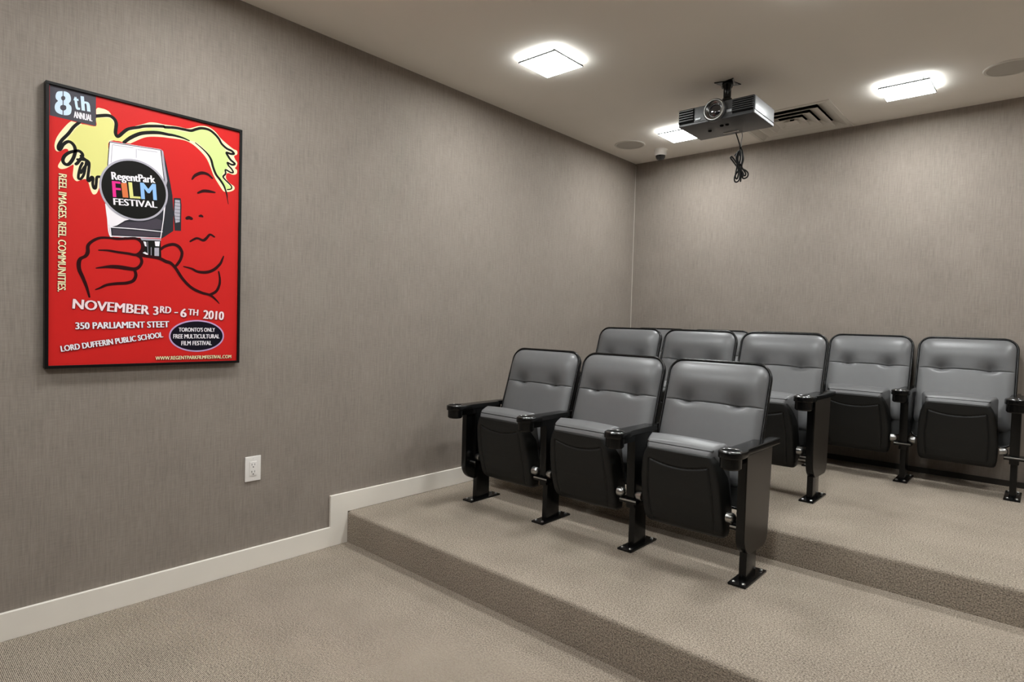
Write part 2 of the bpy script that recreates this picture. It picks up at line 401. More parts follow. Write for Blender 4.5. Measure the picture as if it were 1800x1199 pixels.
ART_STROKES=[["ink",[10.3,11.3,10.3],[[101.7,906.1],[84.4,884.8],[67.4,854.8],[48.5,827.2],[39.1,804.6],[40.2,792.1],[45.4,795.9],[52.8,812.9],[65.4,826.1],[76.1,826.1],[85.8,815.5],[89.1,798.2],[85.9,779.4],[78.5,759.6],[67.8,744.5],[57.2,744.8],[51.9,756.5],[57.1,773.0],[69.8,787.3],[84.8,795.9],[99.9,800.6],[109.8,793.8],[111.0,782.3],[104.4,770.5],[95.8,755.6],[91.5,750.8]]],["ink",[9.5,9.5],[[106.6,783.9],[119.8,773.8],[128.7,769.2],[132.0,760.7],[131.0,739.5],[128.9,718.0],[127.9,699.4],[133.5,697.9],[139.0,712.1],[144.6,710.6],[143.6,689.2],[147.0,674.0],[152.6,675.0],[154.8,694.0],[157.0,715.6],[167.2,719.0]]],["ink",[8.4,8.8,8.4],[[95.7,768.6],[119.8,771.2],[126.5,762.2],[115.5,741.5],[106.8,721.5]]],["ink",[8.8,8.8],[[111.1,758.9],[104.6,741.8],[99.9,717.5],[99.3,700.4],[106.9,700.6],[115.6,718.0],[119.9,742.4],[123.2,764.1]]],["ink",[12.1,12.1,11.6,10.9,10.9,9.7,9.7,7.2,7.2,5.3],[[152.6,942.1],[187.9,954.0],[203.3,952.9],[214.3,943.3],[218.3,930.0],[217.3,913.6],[216.1,895.4],[220.9,884.0],[228.7,887.7],[239.7,901.3],[254.0,917.5],[270.0,927.1],[292.8,936.2],[312.6,945.4],[349.5,955.8],[383.9,962.8],[387.2,961.3],[426.8,968.6],[462.0,970.4],[486.7,972.3],[506.2,983.1],[528.7,993.2],[557.3,994.0],[580.8,982.5],[598.7,965.8],[610.8,947.5],[632.0,932.7],[653.4,926.9],[663.3,917.4],[650.5,913.3],[631.6,914.3],[640.0,899.3],[650.8,886.4],[667.9,874.6],[655.7,867.4],[636.4,872.5],[642.0,859.9],[654.4,848.7],[661.3,836.2],[650.0,833.3],[628.6,840.3],[628.8,823.5],[618.5,808.6],[627.7,797.3],[643.0,784.9],[654.7,773.2],[653.0,762.1],[637.3,756.1]]],["ink",[11.3,13.5,13.5,13.5,11.3,9.0,4.5],[[244.7,866.3],[260.6,883.8],[280.0,900.4],[302.9,915.2],[332.8,926.0],[366.8,933.6],[401.6,935.1],[419.1,936.6],[454.1,935.1],[480.3,929.2]]],["ink",[3.6,6.1,9.7,9.7,9.7,7.3,4.9,2.4],[[504.0,926.7],[529.6,910.5],[552.7,892.0],[567.5,871.3],[576.6,840.2],[588.7,812.4],[606.7,791.7],[622.0,770.2],[631.3,747.4],[636.1,729.8],[637.7,716.1],[641.9,694.6]]],["ink",[2.7,2.7],[[196.7,856.4],[373.2,866.4]]],["ink",[2.7,2.7],[[373.2,866.4],[380.0,805.6],[389.4,732.3]]],["ink",[2.6,2.6],[[196.7,856.4],[193.1,804.9],[190.6,752.9]]],["silver",[2.2,2.2],[[207.3,848.4],[276.1,853.0]]],["silver",[2.2,2.2],[[286.4,850.4],[286.6,817.4]]],["silver",[2.3,2.3],[[290.8,849.8],[360.3,855.6]]],["silver",[2.1,2.1],[[205.9,848.0],[202.1,781.1]]],["white",[3.6,3.1],[[198.0,534.7],[287.1,539.4],[381.6,540.6]]],["white",[3.2,3.2],[[391.0,650.2],[385.8,594.5],[375.6,514.1]]],["white",[4.3,4.3],[[185.8,620.1],[191.6,572.6],[202.4,499.6],[246.5,500.4]]],["grey_dark",[1.6,1.6],[[427.5,666.6],[447.0,667.0]]],["grey_dark",[1.6,1.6],[[427.7,652.7],[447.1,653.0]]],["grey_dark",[1.6,1.6],[[427.8,638.8],[447.3,639.1]]],["grey_dark",[1.6,1.6],[[427.9,624.9],[447.4,625.1]]],["grey_dark",[1.6,1.6],[[428.1,611.0],[447.5,611.1]]],["grey_dark",[1.6,1.6],[[428.2,597.1],[447.7,597.2]]],["silver",[1.8,1.8],[[328.7,493.9],[330.7,443.3]]],["silver",[2.3,2.3],[[341.6,472.8],[341.8,440.7]]],["maroon",[6.5,10.8,13.0,14.0,10.8,13.0,10.8,9.7,8.6,9.7,10.8,10.8,11.9,10.8,9.7,8.6,4.3],[[135.1,265.3],[126.6,300.8],[114.0,337.0],[103.6,363.3],[101.4,387.6],[106.5,405.3],[121.9,416.6],[129.1,432.2],[130.0,457.0],[144.6,476.0],[167.8,490.0],[197.9,493.7],[224.3,493.1],[255.5,498.1],[287.4,502.0],[306.0,489.9],[311.3,469.6],[304.0,450.5],[287.9,438.4],[260.4,440.8],[226.8,442.4],[193.9,445.3],[163.8,443.3]]],["maroon",[11.1,11.1,11.1,13.4,15.6,13.4,3.3],[[290.2,438.1],[304.1,429.6],[308.5,411.7],[299.8,392.6],[283.7,382.1],[256.3,383.1],[224.9,385.6],[194.2,383.4],[155.6,375.1]]],["maroon",[10.9,12.0,12.0,10.9,8.8,3.3],[[283.7,378.2],[288.4,357.7],[279.4,336.2],[256.7,325.6],[220.9,320.7],[190.3,313.6],[168.8,300.9],[153.9,293.7]]],["maroon",[11.8,11.8,14.1,11.8,11.8,11.8,9.4,2.4],[[306.4,437.6],[341.8,435.9],[373.1,432.3],[395.3,422.4],[413.1,417.6],[432.0,399.1],[460.7,355.6],[494.8,321.9],[534.4,303.4],[569.7,294.7],[595.6,274.7],[608.7,259.3]]],["maroon",[9.3,11.7,12.8,11.7,10.5],[[377.7,470.1],[388.1,480.8],[405.7,490.0],[425.2,494.6],[443.3,487.9],[454.4,471.5],[456.3,456.1],[449.3,431.9],[435.0,409.2]]],["maroon",[12.3,11.1,9.8,6.1],[[569.7,295.8],[595.1,312.0],[607.8,339.4],[610.0,366.2],[604.5,397.8]]],["maroon",[3.7,9.8,12.2,12.2,9.8,4.9],[[462.6,407.8],[494.0,401.8],[518.6,390.9],[553.4,391.1],[583.8,404.1],[609.3,430.2],[619.4,452.5],[624.5,466.3]]],["maroon",[7.2,9.6,9.6,12.0,9.6,7.2],[[488.0,514.3],[502.4,524.8],[517.1,530.7],[539.4,525.1],[551.8,534.9],[566.8,552.5],[584.7,545.3]]],["maroon",[11.8,14.1,11.8],[[473.5,608.1],[482.1,612.4],[491.8,609.7]]],["maroon",[7.2,11.9,7.2],[[523.0,624.6],[529.9,626.7],[535.8,624.5]]],["maroon",[5.9,11.9,13.1,10.7,5.9],[[492.5,773.5],[504.5,791.2],[528.9,806.4],[553.8,806.2],[574.1,792.5]]],["maroon",[7.2,12.0,12.0,6.0],[[516.0,720.5],[537.1,732.5],[559.6,735.5],[585.0,734.8]]]]
ART_TEXTS=[["ice","t",[87.2,948.8],[103.4,951.0],46.4,0,0.03],["ice","h",[107.7,950.6],[135.1,952.7],51.4,0,0.03],["white","ANNUAL",[83.7,917.7],[141.3,919.0],23.2,0,0.01],["cream","REEL IMAGES. REEL COMMUNITIES.",[39.9,706.9],[38.1,280.2],23.4,1,0.01],["pink","F",[208.7,650.9],[236.8,652.8],60.4,0,0.05],["orange","I",[241.5,654.6],[260.6,656.8],55.1,0,0.05],["straw","L",[265.5,656.3],[302.8,660.0],60.5,0,0.05],["sky","M",[304.7,659.7],[360.8,664.0],63.3,0,0.05],["white","RegentPark",[204.4,716.4],[355.1,731.1],28.6,0,0.02],["white","FESTIVAL",[210.9,621.6],[362.5,633.7],24.8,0,0.02],["blush","NOVEMBER",[81.8,220.2],[336.9,204.6],35.6,1,0.03],["blush","3",[350.6,203.9],[370.7,204.4],33.8,1,0.02],["blush","RD",[374.4,213.3],[416.8,211.1],27.2,1,0.02],["blush","-",[429.1,207.2],[443.2,207.6],25.8,1,0.02],["blush","6",[450.9,198.4],[475.9,197.1],34.9,1,0.02],["blush","TH",[480.7,207.4],[521.7,204.9],25.7,1,0.02],["blush","2010",[540.9,193.3],[627.8,188.4],36.3,1,0.02],["white","350 PARLIAMENT STEET",[91.5,143.7],[410.2,155.0],24.6,1,0.02],["white","LORD DUFFERIN PUBLIC SCHOOL",[48.8,60.7],[388.3,114.1],21.4,1,0.02],["white","TORONTO'S ONLY",[446.1,137.0],[591.5,137.4],16.5,0,0.01],["white","FREE MULTICULTURAL",[425.3,108.7],[610.7,108.8],17.6,0,0.01],["white","FILM FESTIVAL",[456.5,80.2],[578.4,80.1],17.8,0,0.01],["cream","WWW.REGENTPARKFILMFESTIVAL.COM",[359.8,21.8],[661.8,21.4],14.3,1,0.01]]
ART_DISC=[282.35, 690.5, 118.625, 111.5075]
ART_OVAL=[520.05, 119.30000000000001, 110.55000000000001, 67.5]
ART_BOX=[[12.6, 1018.2], [152.2, 1017.3], [152.8, 904.7], [13.0, 907.0]]
ART_EIGHT=[[[41.2,1000.1],[58.8,1004.3],[70.3,999.3],[74.8,986.8],[74.2,974.4],[69.1,963.7],[75.6,956.3],[77.1,944.5],[74.4,929.8],[66.7,921.9],[52.8,918.6],[39.0,920.2],[30.2,926.9],[27.1,939.6],[30.1,954.1],[36.3,964.2],[30.7,970.9],[29.8,982.7],[33.7,994.5]],[[51.9,987.0],[57.4,984.8],[57.9,977.3],[52.0,969.8],[46.3,973.9],[46.5,981.6]],[[52.0,954.6],[60.3,952.8],[60.6,941.4],[52.1,934.1],[43.9,938.3],[44.1,948.7]],[[50.2,1003.7],[53.0,1004.2],[53.3,917.7],[50.5,917.8]]]
ART_ORDER=[["p",3],["p",4],["p",5],["p",6],["p",7],["p",8],["s",7],["s",8],["s",9],["s",10],["s",11],["s",12],["s",13],["s",14],["s",15],["s",16],["p",9],["p",10],["s",17],["s",18],["s",19],["s",20],["s",21],["s",22],["p",11],["p",12],["p",13],["p",14],["p",15],["p",16],["s",23],["s",24],["s",25],["s",26],["s",27],["s",28],["s",29],["s",30],["s",31],["s",32],["s",33],["s",34],["s",35],["s",36]]

INK = {'red': lin(206, 36, 34), 'cream': lin(250, 236, 190), 'straw': lin(226, 222, 138), 'lime': lin(208, 236, 146), 'ink': lin(16, 15, 12),
       'maroon': lin(46, 4, 8), 'grey_dark': lin(44, 44, 50), 'grey_mid': lin(72, 66, 76), 'grey_violet': lin(70, 62, 72), 'silver': lin(178, 174, 186),
       'white': lin(246, 240, 246), 'ice': lin(205, 226, 246), 'pink': lin(236, 48, 146), 'orange': lin(222, 120, 72), 'sky': lin(146, 190, 244),
       'blush': lin(252, 226, 230), 'boxgrey': lin(74, 72, 80), 'shade': lin(88, 10, 16), 'lilac': lin(196, 160, 204), 'navy': lin(16, 12, 28)}
INK_NAMES = list(INK)
PY0, PY1, PZ0, PZ1 = 0.49, 1.1865, 0.9615, 1.9878
def text_mesh(s, bold):
    cu = bpy.data.curves.new('lettering', 'FONT'); cu.body = s; cu.size = 1.0; cu.resolution_u = 3
    o = bpy.data.objects.new('lettering', cu); COL.objects.link(o)
    dg = bpy.context.evaluated_depsgraph_get(); dg.update()
    me = bpy.data.meshes.new_from_object(o.evaluated_get(dg))
    bpy.data.objects.remove(o); bpy.data.curves.remove(cu)
    return me
CAP = None
def build_poster():
    global CAP
    t = thing('framed_poster', 'red film festival poster in a thin black frame on the left wall', 'poster', (0, PY0, PZ0))
    W, Hh, D = PY1 - PY0, PZ1 - PZ0, 0.030
    fw = 0.0105
    f = MB()
    f.box(0.0, D, 0, W, 0, fw, 0.0008, 1); f.box(0.0, D, 0, W, Hh - fw, Hh, 0.0008, 1)
    f.box(0.0, D, 0, fw, fw, Hh - fw, 0.0008, 1); f.box(0.0, D, W - fw, W, fw, Hh - fw, 0.0008, 1)
    f.build('frame', M['frame'], t, angle=30)
    p = MB(); bm = p.bm
    lay = [0.0225]
    def nxt(): lay[0] += 0.000018; return lay[0]
    def face(c, pts, x=None):
        x = nxt() if x is None else x
        vs = [bm.verts.new((x, a / 1000.0, b_ / 1000.0)) for a, b_ in pts]
        fc = bm.faces.new(vs); fc.material_index = INK_NAMES.index(c)
        bm.normal_update()
        if fc.normal.x < 0: fc.normal_flip()
    def ellipse(c, cy, cz, ry, rz, n=72):
        face(c, [(cy + ry * math.cos(2 * math.pi * k / n), cz + rz * math.sin(2 * math.pi * k / n)) for k in range(n)])
    def ribbon(c, ws, P):
        x = nxt(); S = catmull(P, 6); L = len(S)
        left, right = [], []
        for i, q in enumerate(S):
            a, b_ = S[max(i - 1, 0)], S[min(i + 1, L - 1)]
            dx, dz = b_[0] - a[0], b_[1] - a[1]; d = math.hypot(dx, dz) or 1
            u = i / (L - 1) * (len(ws) - 1); k = min(int(u), len(ws) - 2); w = ws[k] + (ws[k + 1] - ws[k]) * (u - k)
            left.append((q[0] - dz / d * w / 2, q[1] + dx / d * w / 2)); right.append((q[0] + dz / d * w / 2, q[1] - dx / d * w / 2))
        mi = INK_NAMES.index(c)
        lv = [bm.verts.new((x, a / 1000, b_ / 1000)) for a, b_ in left]; rv = [bm.verts.new((x, a / 1000, b_ / 1000)) for a, b_ in right]
        for i in range(L - 1):
            fc = bm.faces.new((lv[i], rv[i], rv[i + 1], lv[i + 1])); fc.material_index = mi
        for q, w in ((S[0], ws[0]), (S[-1], ws[-1])):
            n = 10
            vs = [bm.verts.new((x + 1e-6, (q[0] + w / 2 * math.cos(2 * math.pi * k / n)) / 1000, (q[1] + w / 2 * math.sin(2 * math.pi * k / n)) / 1000)) for k in range(n)]
            fc = bm.faces.new(vs); fc.material_index = mi
    def text(c, s, p0, p1, cap, shadow, bold):
        me = text_mesh(s, bold)
        xs = [v.co.x for v in me.vertices]; x0, x1 = min(xs), max(xs)
        if s == '-': y0, y1 = -0.0, 0.7
        dx, dz = p1[0] - p0[0], p1[1] - p0[1]; Lw = math.hypot(dx, dz); ex, ez = dx / Lw, dz / Lw
        ys = [v.co.y for v in me.vertices]
        sy = cap / (max(ys) if s in 'th' else CAPH)
        k = cap * {0.01: 0.034, 0.02: 0.052, 0.03: 0.052, 0.05: 0.042}[bold]
        sx = (Lw - 2 * k) / (x1 - x0)
        passes = [(1, d * k + 1.8, -1.8) for d in (-1, 0, 1)] + [(1, d * k, 0.5) for d in (-1.6, 1.6)] if shadow else []
        passes += [(0, d * k, 0) for d in (-1, 0, 1)]
        for dark, o0, o1 in passes:
            x = nxt(); off = (o0 * ex - o1 * ez, o0 * ez + o1 * ex)
            mi = INK_NAMES.index('shade' if dark else c)
            vs = []
            for v in me.vertices:
                a, h = k + (v.co.x - x0) * sx, v.co.y * sy
                vs.append(bm.verts.new((x, (p0[0] + a * ex - h * ez + off[0]) / 1000, (p0[1] + a * ez + h * ex + off[1]) / 1000)))
            for pl in me.polygons:
                try: fc = bm.faces.new([vs[i] for i in pl.vertices])
                except ValueError: continue
                fc.material_index = mi
        bpy.data.meshes.remove(me)
    mH = text_mesh('H', 0); CAPH = max(v.co.y for v in mH.vertices); bpy.data.meshes.remove(mH)
    e = 8.0
    face('red', [(e, e), (W * 1000 - e, e), (W * 1000 - e, Hh * 1000 - e), (e, Hh * 1000 - e)])
    art = [a for a in ART_POLYS]; 
    for c, sm, P in art[:3]: face(c, catmull(P, 4, True) if sm else P)
    for c, ws, P in ART_STROKES[:7]: ribbon(c, ws, P)
    bx = [[max(a, e), b_] for a, b_ in ART_BOX]
    face('boxgrey', bx)
    # drawing of the film camera, then the hand and the face
    it = iter(ART_ORDER)
    for kind, i in it:
        if kind == 'p': c, sm, P = ART_POLYS[i]; face(c, catmull(P, 4, True) if sm else P)
        else: c, ws, P = ART_STROKES[i]; ribbon(c, ws, P)
    cy, cz, r1, r2 = ART_DISC
    ellipse('silver', cy, cz, r1, r1); ellipse('ink', cy, cz, r2, r2)
    cy, cz, ry, rz = ART_OVAL
    ellipse('lilac', cy, cz, ry, rz); ellipse('navy', cy, cz, ry - 6, rz - 6)
    face('ice', catmull(ART_EIGHT[0], 4, True))
    for P in ART_EIGHT[1:3]: face('boxgrey', catmull(P, 4, True))
    face('boxgrey', ART_EIGHT[3])
    for a in ART_TEXTS: text(*a)
    mats = [mat('poster_ink_' + k, INK[k], 0.45, spec=0.16, noise=(6, 0.03)) for k in INK_NAMES]
    me = bpy.data.meshes.new('print'); bm.to_mesh(me); bm.free()
    for m_ in mats: me.materials.append(m_)
    o = bpy.data.objects.new('print', me); COL.objects.link(o); o.parent = t
    MB().box(0.001, 0.0222, 0.004, W - 0.004, 0.004, Hh - 0.004).build('backing_board', M['frame'], t, angle=0)
    return t
build_poster()

# ------------------------------------------------------------------ wall socket
def build_socket():
    y0, y1, z0, z1 = 1.2298, 1.3027, 0.4113, 0.5256
    t = thing('wall_socket', 'white wall socket plate on the left wall below the poster', 'socket', (0, (y0 + y1) / 2, (z0 + z1) / 2))
    hw, hh = (y1 - y0) / 2, (z1 - z0) / 2
    MB().box(0.0, 0.0065, -hw, hw, -hh, hh, 0.0022, 3).build('cover_plate', M['white_plastic'], t)
    MB().box(0.006, 0.0085, -0.0165, 0.0165, -0.033, 0.033, 0.001, 2).build('receptacle', M['white_plastic'], t)
    s = MB()
    for c in (-0.0165, 0.0165):
        s.box(0.0084, 0.0088, -0.0075, -0.0055, c - 0.001, c + 0.008); s.box(0.0084, 0.0088, 0.0055, 0.0075, c - 0.001, c + 0.008)
        s.lathe([(0.0, 0.0), (0.0026, 0.0), (0.0026, 0.0004), (0, 0.0004)], (0.0084, 0.0, c - 0.008), 12, 'x')
    s.build('slots', M['slot'], t, angle=0)
    for z in (-0.048, 0.048): MB().lathe([(0.0032, 0), (0.003, 0.001), (0, 0.0013)], (0.0064, 0, z), 12, 'x').build('screw', M['white_plastic'], t)
build_socket()

# ------------------------------------------------------------------ theatre seats
PITCH = 0.508
HP = PITCH / 2
def rounded_outline(hw, z0, z1, r_top, r_bot, n=8):
    """closed outline (x, v)"""
    out = []
    for cx, cz, r, a0 in ((hw - r_bot, z0 + r_bot, r_bot, -90), (hw - r_top, z1 - r_top, r_top, 0), (-hw + r_top, z1 - r_top, r_top, 90), (-hw + r_bot, z0 + r_bot, r_bot, 180)):
        for k in range(n + 1):
            a = math.radians(a0 + 90 * k / n)
            out.append((cx + r * math.cos(a), cz + r * math.sin(a)))
    return out
# back plane: reclined, y = BY0 + (z - 0.55) * TAN
TAN = 0.325
ZB0 = 0.338
ANG = math.atan(TAN)
def back_pt(x, v, d):
    """v metres along the back from z = 0.28, d metres out of the front face (towards the screen)"""
    z = ZB0 + v * math.cos(ANG); y = 0.160 + (z - 0.55) * TAN
    return (x, y - d * math.cos(ANG), z + d * math.sin(ANG))
BL = (0.853 - ZB0) / math.cos(ANG)
V_SEAM = (0.668 - ZB0) / math.cos(ANG)

def make_backrest(t):
    hw = 0.2335
    rT, rB = 0.062, 0.04
    NX, NV = 72, 84
    b = MB()
    def halfw(v):
        if v > BL - rT: d = v - (BL - rT); return hw - rT + math.sqrt(max(rT * rT - d * d, 1e-9))
        if v < rB: d = rB - v; return hw - rB + math.sqrt(max(rB * rB - d * d, 1e-9))
        return hw
    vv = [BL * 0.5 * (1 - math.cos(math.pi * k / NV)) * 0.35 + BL * k / NV * 0.65 for k in range(NV + 1)]
    vv = sorted([v for v in vv if abs(v - V_SEAM) > 0.0145] + [V_SEAM + q for q in (-0.014, -0.010, -0.007, -0.0045, -0.0028, -0.0014, 0, 0.0014, 0.0028, 0.0045, 0.007, 0.010, 0.014)])
    NV = len(vv) - 1
    grid = []
    for v in vv:
        w = halfw(v); row = []
        for i in range(NX + 1):
            s = -1 + 2 * i / NX; s = math.sin(s * math.pi / 2) * 0.35 + s * 0.65
            x = s * w
            ex = max(0.0, 1 - abs(s) ** 7); ev = max(0.0, 1 - abs(2 * v / BL - 1) ** 9)
            d = 0.034 * (ex * ev) ** 0.55
            up = v - V_SEAM
            if up > 0: d += 0.014 * math.exp(-((up - 0.105) / 0.062) ** 2) * ex
            d -= 0.0055 * math.exp(-(up / 0.0026) ** 2) * (ex ** 0.5)
            d -= 0.003 * math.exp(-(up / 0.02) ** 2) * ex
            for tx in (-0.115, 0.115):
                dx = x - tx
                d -= 0.007 * math.exp(-(dx / 0.020) ** 2 - (up / (0.020 if up >= 0 else 0.009)) ** 2)
                if up >= 0: d -= 0.021 * math.exp(-(dx / 0.046) ** 2 - (up / 0.042) ** 2)
                else: d -= 0.021 * math.exp(-(dx / 0.038) ** 2 - (up / 0.017) ** 2)
            row.append(back_pt(x, v, d))
        grid.append(row)
    b.loft(grid, close_ring=False)
    # rear side of the pad
    rear = [[back_pt(-halfw(v), v, -0.008), back_pt(halfw(v), v, -0.008)] for v in vv]
    for k in range(NV):
        a, c = grid[k], grid[k + 1]
        for i0, i1 in ((0, 0), (NX, 1)):
            vs = [b.bm.verts.new(p) for p in (a[i0], c[i0], rear[k + 1][i1], rear[k][i1])]; b.bm.faces.new(vs)
        vs = [b.bm.verts.new(p) for p in (rear[k][0], rear[k][1], rear[k + 1][1], rear[k + 1][0])]; b.bm.faces.new(vs)
    bk = b.build('backrest', M['leather'], t, angle=60)
    # moulded shell behind the pad
    o = rounded_outline(0.2385, -0.085, BL + 0.005, 0.068, 0.045, 10)
    s = MB()
    s.loft([[back_pt(x, v, 0.002) for x, v in o], [back_pt(x, v, -0.020) for x, v in o],
            [back_pt(x * 0.95, BL / 2 + (v - BL / 2) * 0.97, -0.036) for x, v in o]])
    s.build('back_shell', M['black'], t, angle=40)
    e = MB()
    e.tube([back_pt(x, v, 0.004) for x, v in rounded_outline(0.2385, -0.085, BL + 0.005, 0.068, 0.045, 12)], 0.0062, 8, closed=True)
    e.build('edge_trim', M['trim'], t, angle=80)

# folded seat: profile of the shell seen from the front (z from the platform, y, half width)
PAN = [(0.503, -0.128, 0.128), (0.500, -0.138, 0.138), (0.494, -0.143, 0.145), (0.470, -0.140, 0.158), (0.440, -0.135, 0.168), (0.38, -0.124, 0.178), (0.30, -0.108, 0.1825),
       (0.22, -0.086, 0.183), (0.185, -0.074, 0.181), (0.166, -0.062, 0.177), (0.154, -0.048, 0.170), (0.149, -0.020, 0.160)]
def pan_at(z):
    P = PAN
    if z >= P[0][0]: return P[0][1], P[0][2]
    for a, b in zip(P, P[1:]):
        if b[0] <= z <= a[0]:
            f = (a[0] - z) / (a[0] - b[0]); return a[1] + (b[1] - a[1]) * f, a[2] + (b[2] - a[2]) * f
    return P[-1][1], P[-1][2]
def make_pan(t):
    b = MB()
    zs = []
    for a, c in zip(PAN, PAN[1:]):
        n = max(2, int((a[0] - c[0]) / 0.003))
        zs += [a[0] + (c[0] - a[0]) * k / n for k in range(n)]
    zs.append(PAN[-1][0])
    NX = 110
    rows = []
    for z in zs:
        y, w = pan_at(z); row = []
        depth = 0.092 - max(0.0, z - 0.40) * 0.60 if z > 0.25 else 0.092 - (0.25 - z) * 0.45
        for back in (depth, depth * 0.55): row.append((-w, y + back, z + back * 0.05))
        for i in range(NX + 1):
            s = -1 + 2 * i / NX
            x = s * w
            r = 0.016
            edge = max(0.0, abs(x) - (w - r)); yy = y + r - math.sqrt(max(r * r - edge * edge, 0.0))
            yy -= 0.006 * (1 - s * s)
            # pressed groove: a sagging line under the top band and lines down both sides
            zc = 0.430 + 0.020 * (x / 0.127) ** 2 if abs(x) < 0.129 else 9
            g = math.exp(-((z - zc) / 0.0042) ** 2)
            xs = 0.133 + 0.012 * math.sin(max(0, min(1, (0.45 - z) / 0.33)) * math.pi)
            if z < 0.452: g = max(g, math.exp(-((abs(x) - xs) / 0.0036) ** 2) * min(1, max(0, (z - 0.165) / 0.03)))
            yy += 0.006 * g
            row.append((x, yy, z))
        for back in (depth * 0.55, depth): row.append((w, y + back, z + back * 0.05))
        rows.append(row)
    b.loft(rows, close_ring=True)
    return b.build('seat_pan', M['black'], t, angle=50)
def make_cushion(t):
    # loop in the y-z plane with its own half width for every point
    loop = [(-0.1395, 0.4995, 0.140), (-0.137, 0.507, 0.143), (-0.133, 0.514, 0.145), (-0.130, 0.5185, 0.146), (-0.127, 0.5200, 0.146), (-0.124, 0.5235, 0.149), (-0.115, 0.5290, 0.154),
            (-0.100, 0.5345, 0.158), (-0.078, 0.5405, 0.164), (-0.056, 0.5450, 0.170), (-0.044, 0.5425, 0.174), (-0.036, 0.532, 0.175), (-0.030, 0.50, 0.1745), (-0.015, 0.42, 0.175), (0.004, 0.33, 0.177),
            (0.020, 0.25, 0.178), (0.026, 0.20, 0.176), (0.015, 0.178, 0.172), (-0.02, 0.18, 0.171), (-0.045, 0.25, 0.172), (-0.062, 0.34, 0.170), (-0.080, 0.43, 0.160), (-0.098, 0.492, 0.143)]
    # close under the shell
    b = MB(); N = 40; rings = []
    cy = sum(p[0] for p in loop) / len(loop); cz = sum(p[1] for p in loop) / len(loop)
    for i in range(N + 1):
        s = -1 + 2 * i / N
        k = 1.0
        if abs(s) > 0.94: q = (abs(s) - 0.94) / 0.06; k = 1 - 0.10 * (1 - math.sqrt(max(0, 1 - q * q)))
        ring = []
        for y, z, w in loop:
            crown = 0.006 * (1 - s * s) if z > 0.523 or y > -0.03 else 0.0
            ring.append((s * w, cy + (y - cy) * k, cz + (z - cz) * k + (crown if z > 0.523 else 0)))
        rings.append(ring)
    b.loft(rings)
    c = b.build('seat_cushion', M['leather'], t, angle=70)
    p = MB()
    p.tube([(-0.1465, -0.118, 0.5215), (-0.145, -0.1285, 0.5185)] + [(x * 0.145, -0.1292, 0.5190) for x in (-0.95, -0.6, -0.2, 0.2, 0.6, 0.95)] + [(0.145, -0.1285, 0.5185), (0.1465, -0.118, 0.5215)], 0.0020, 6)
    p.build('piping', M['trim'], c, angle=80)
    return c

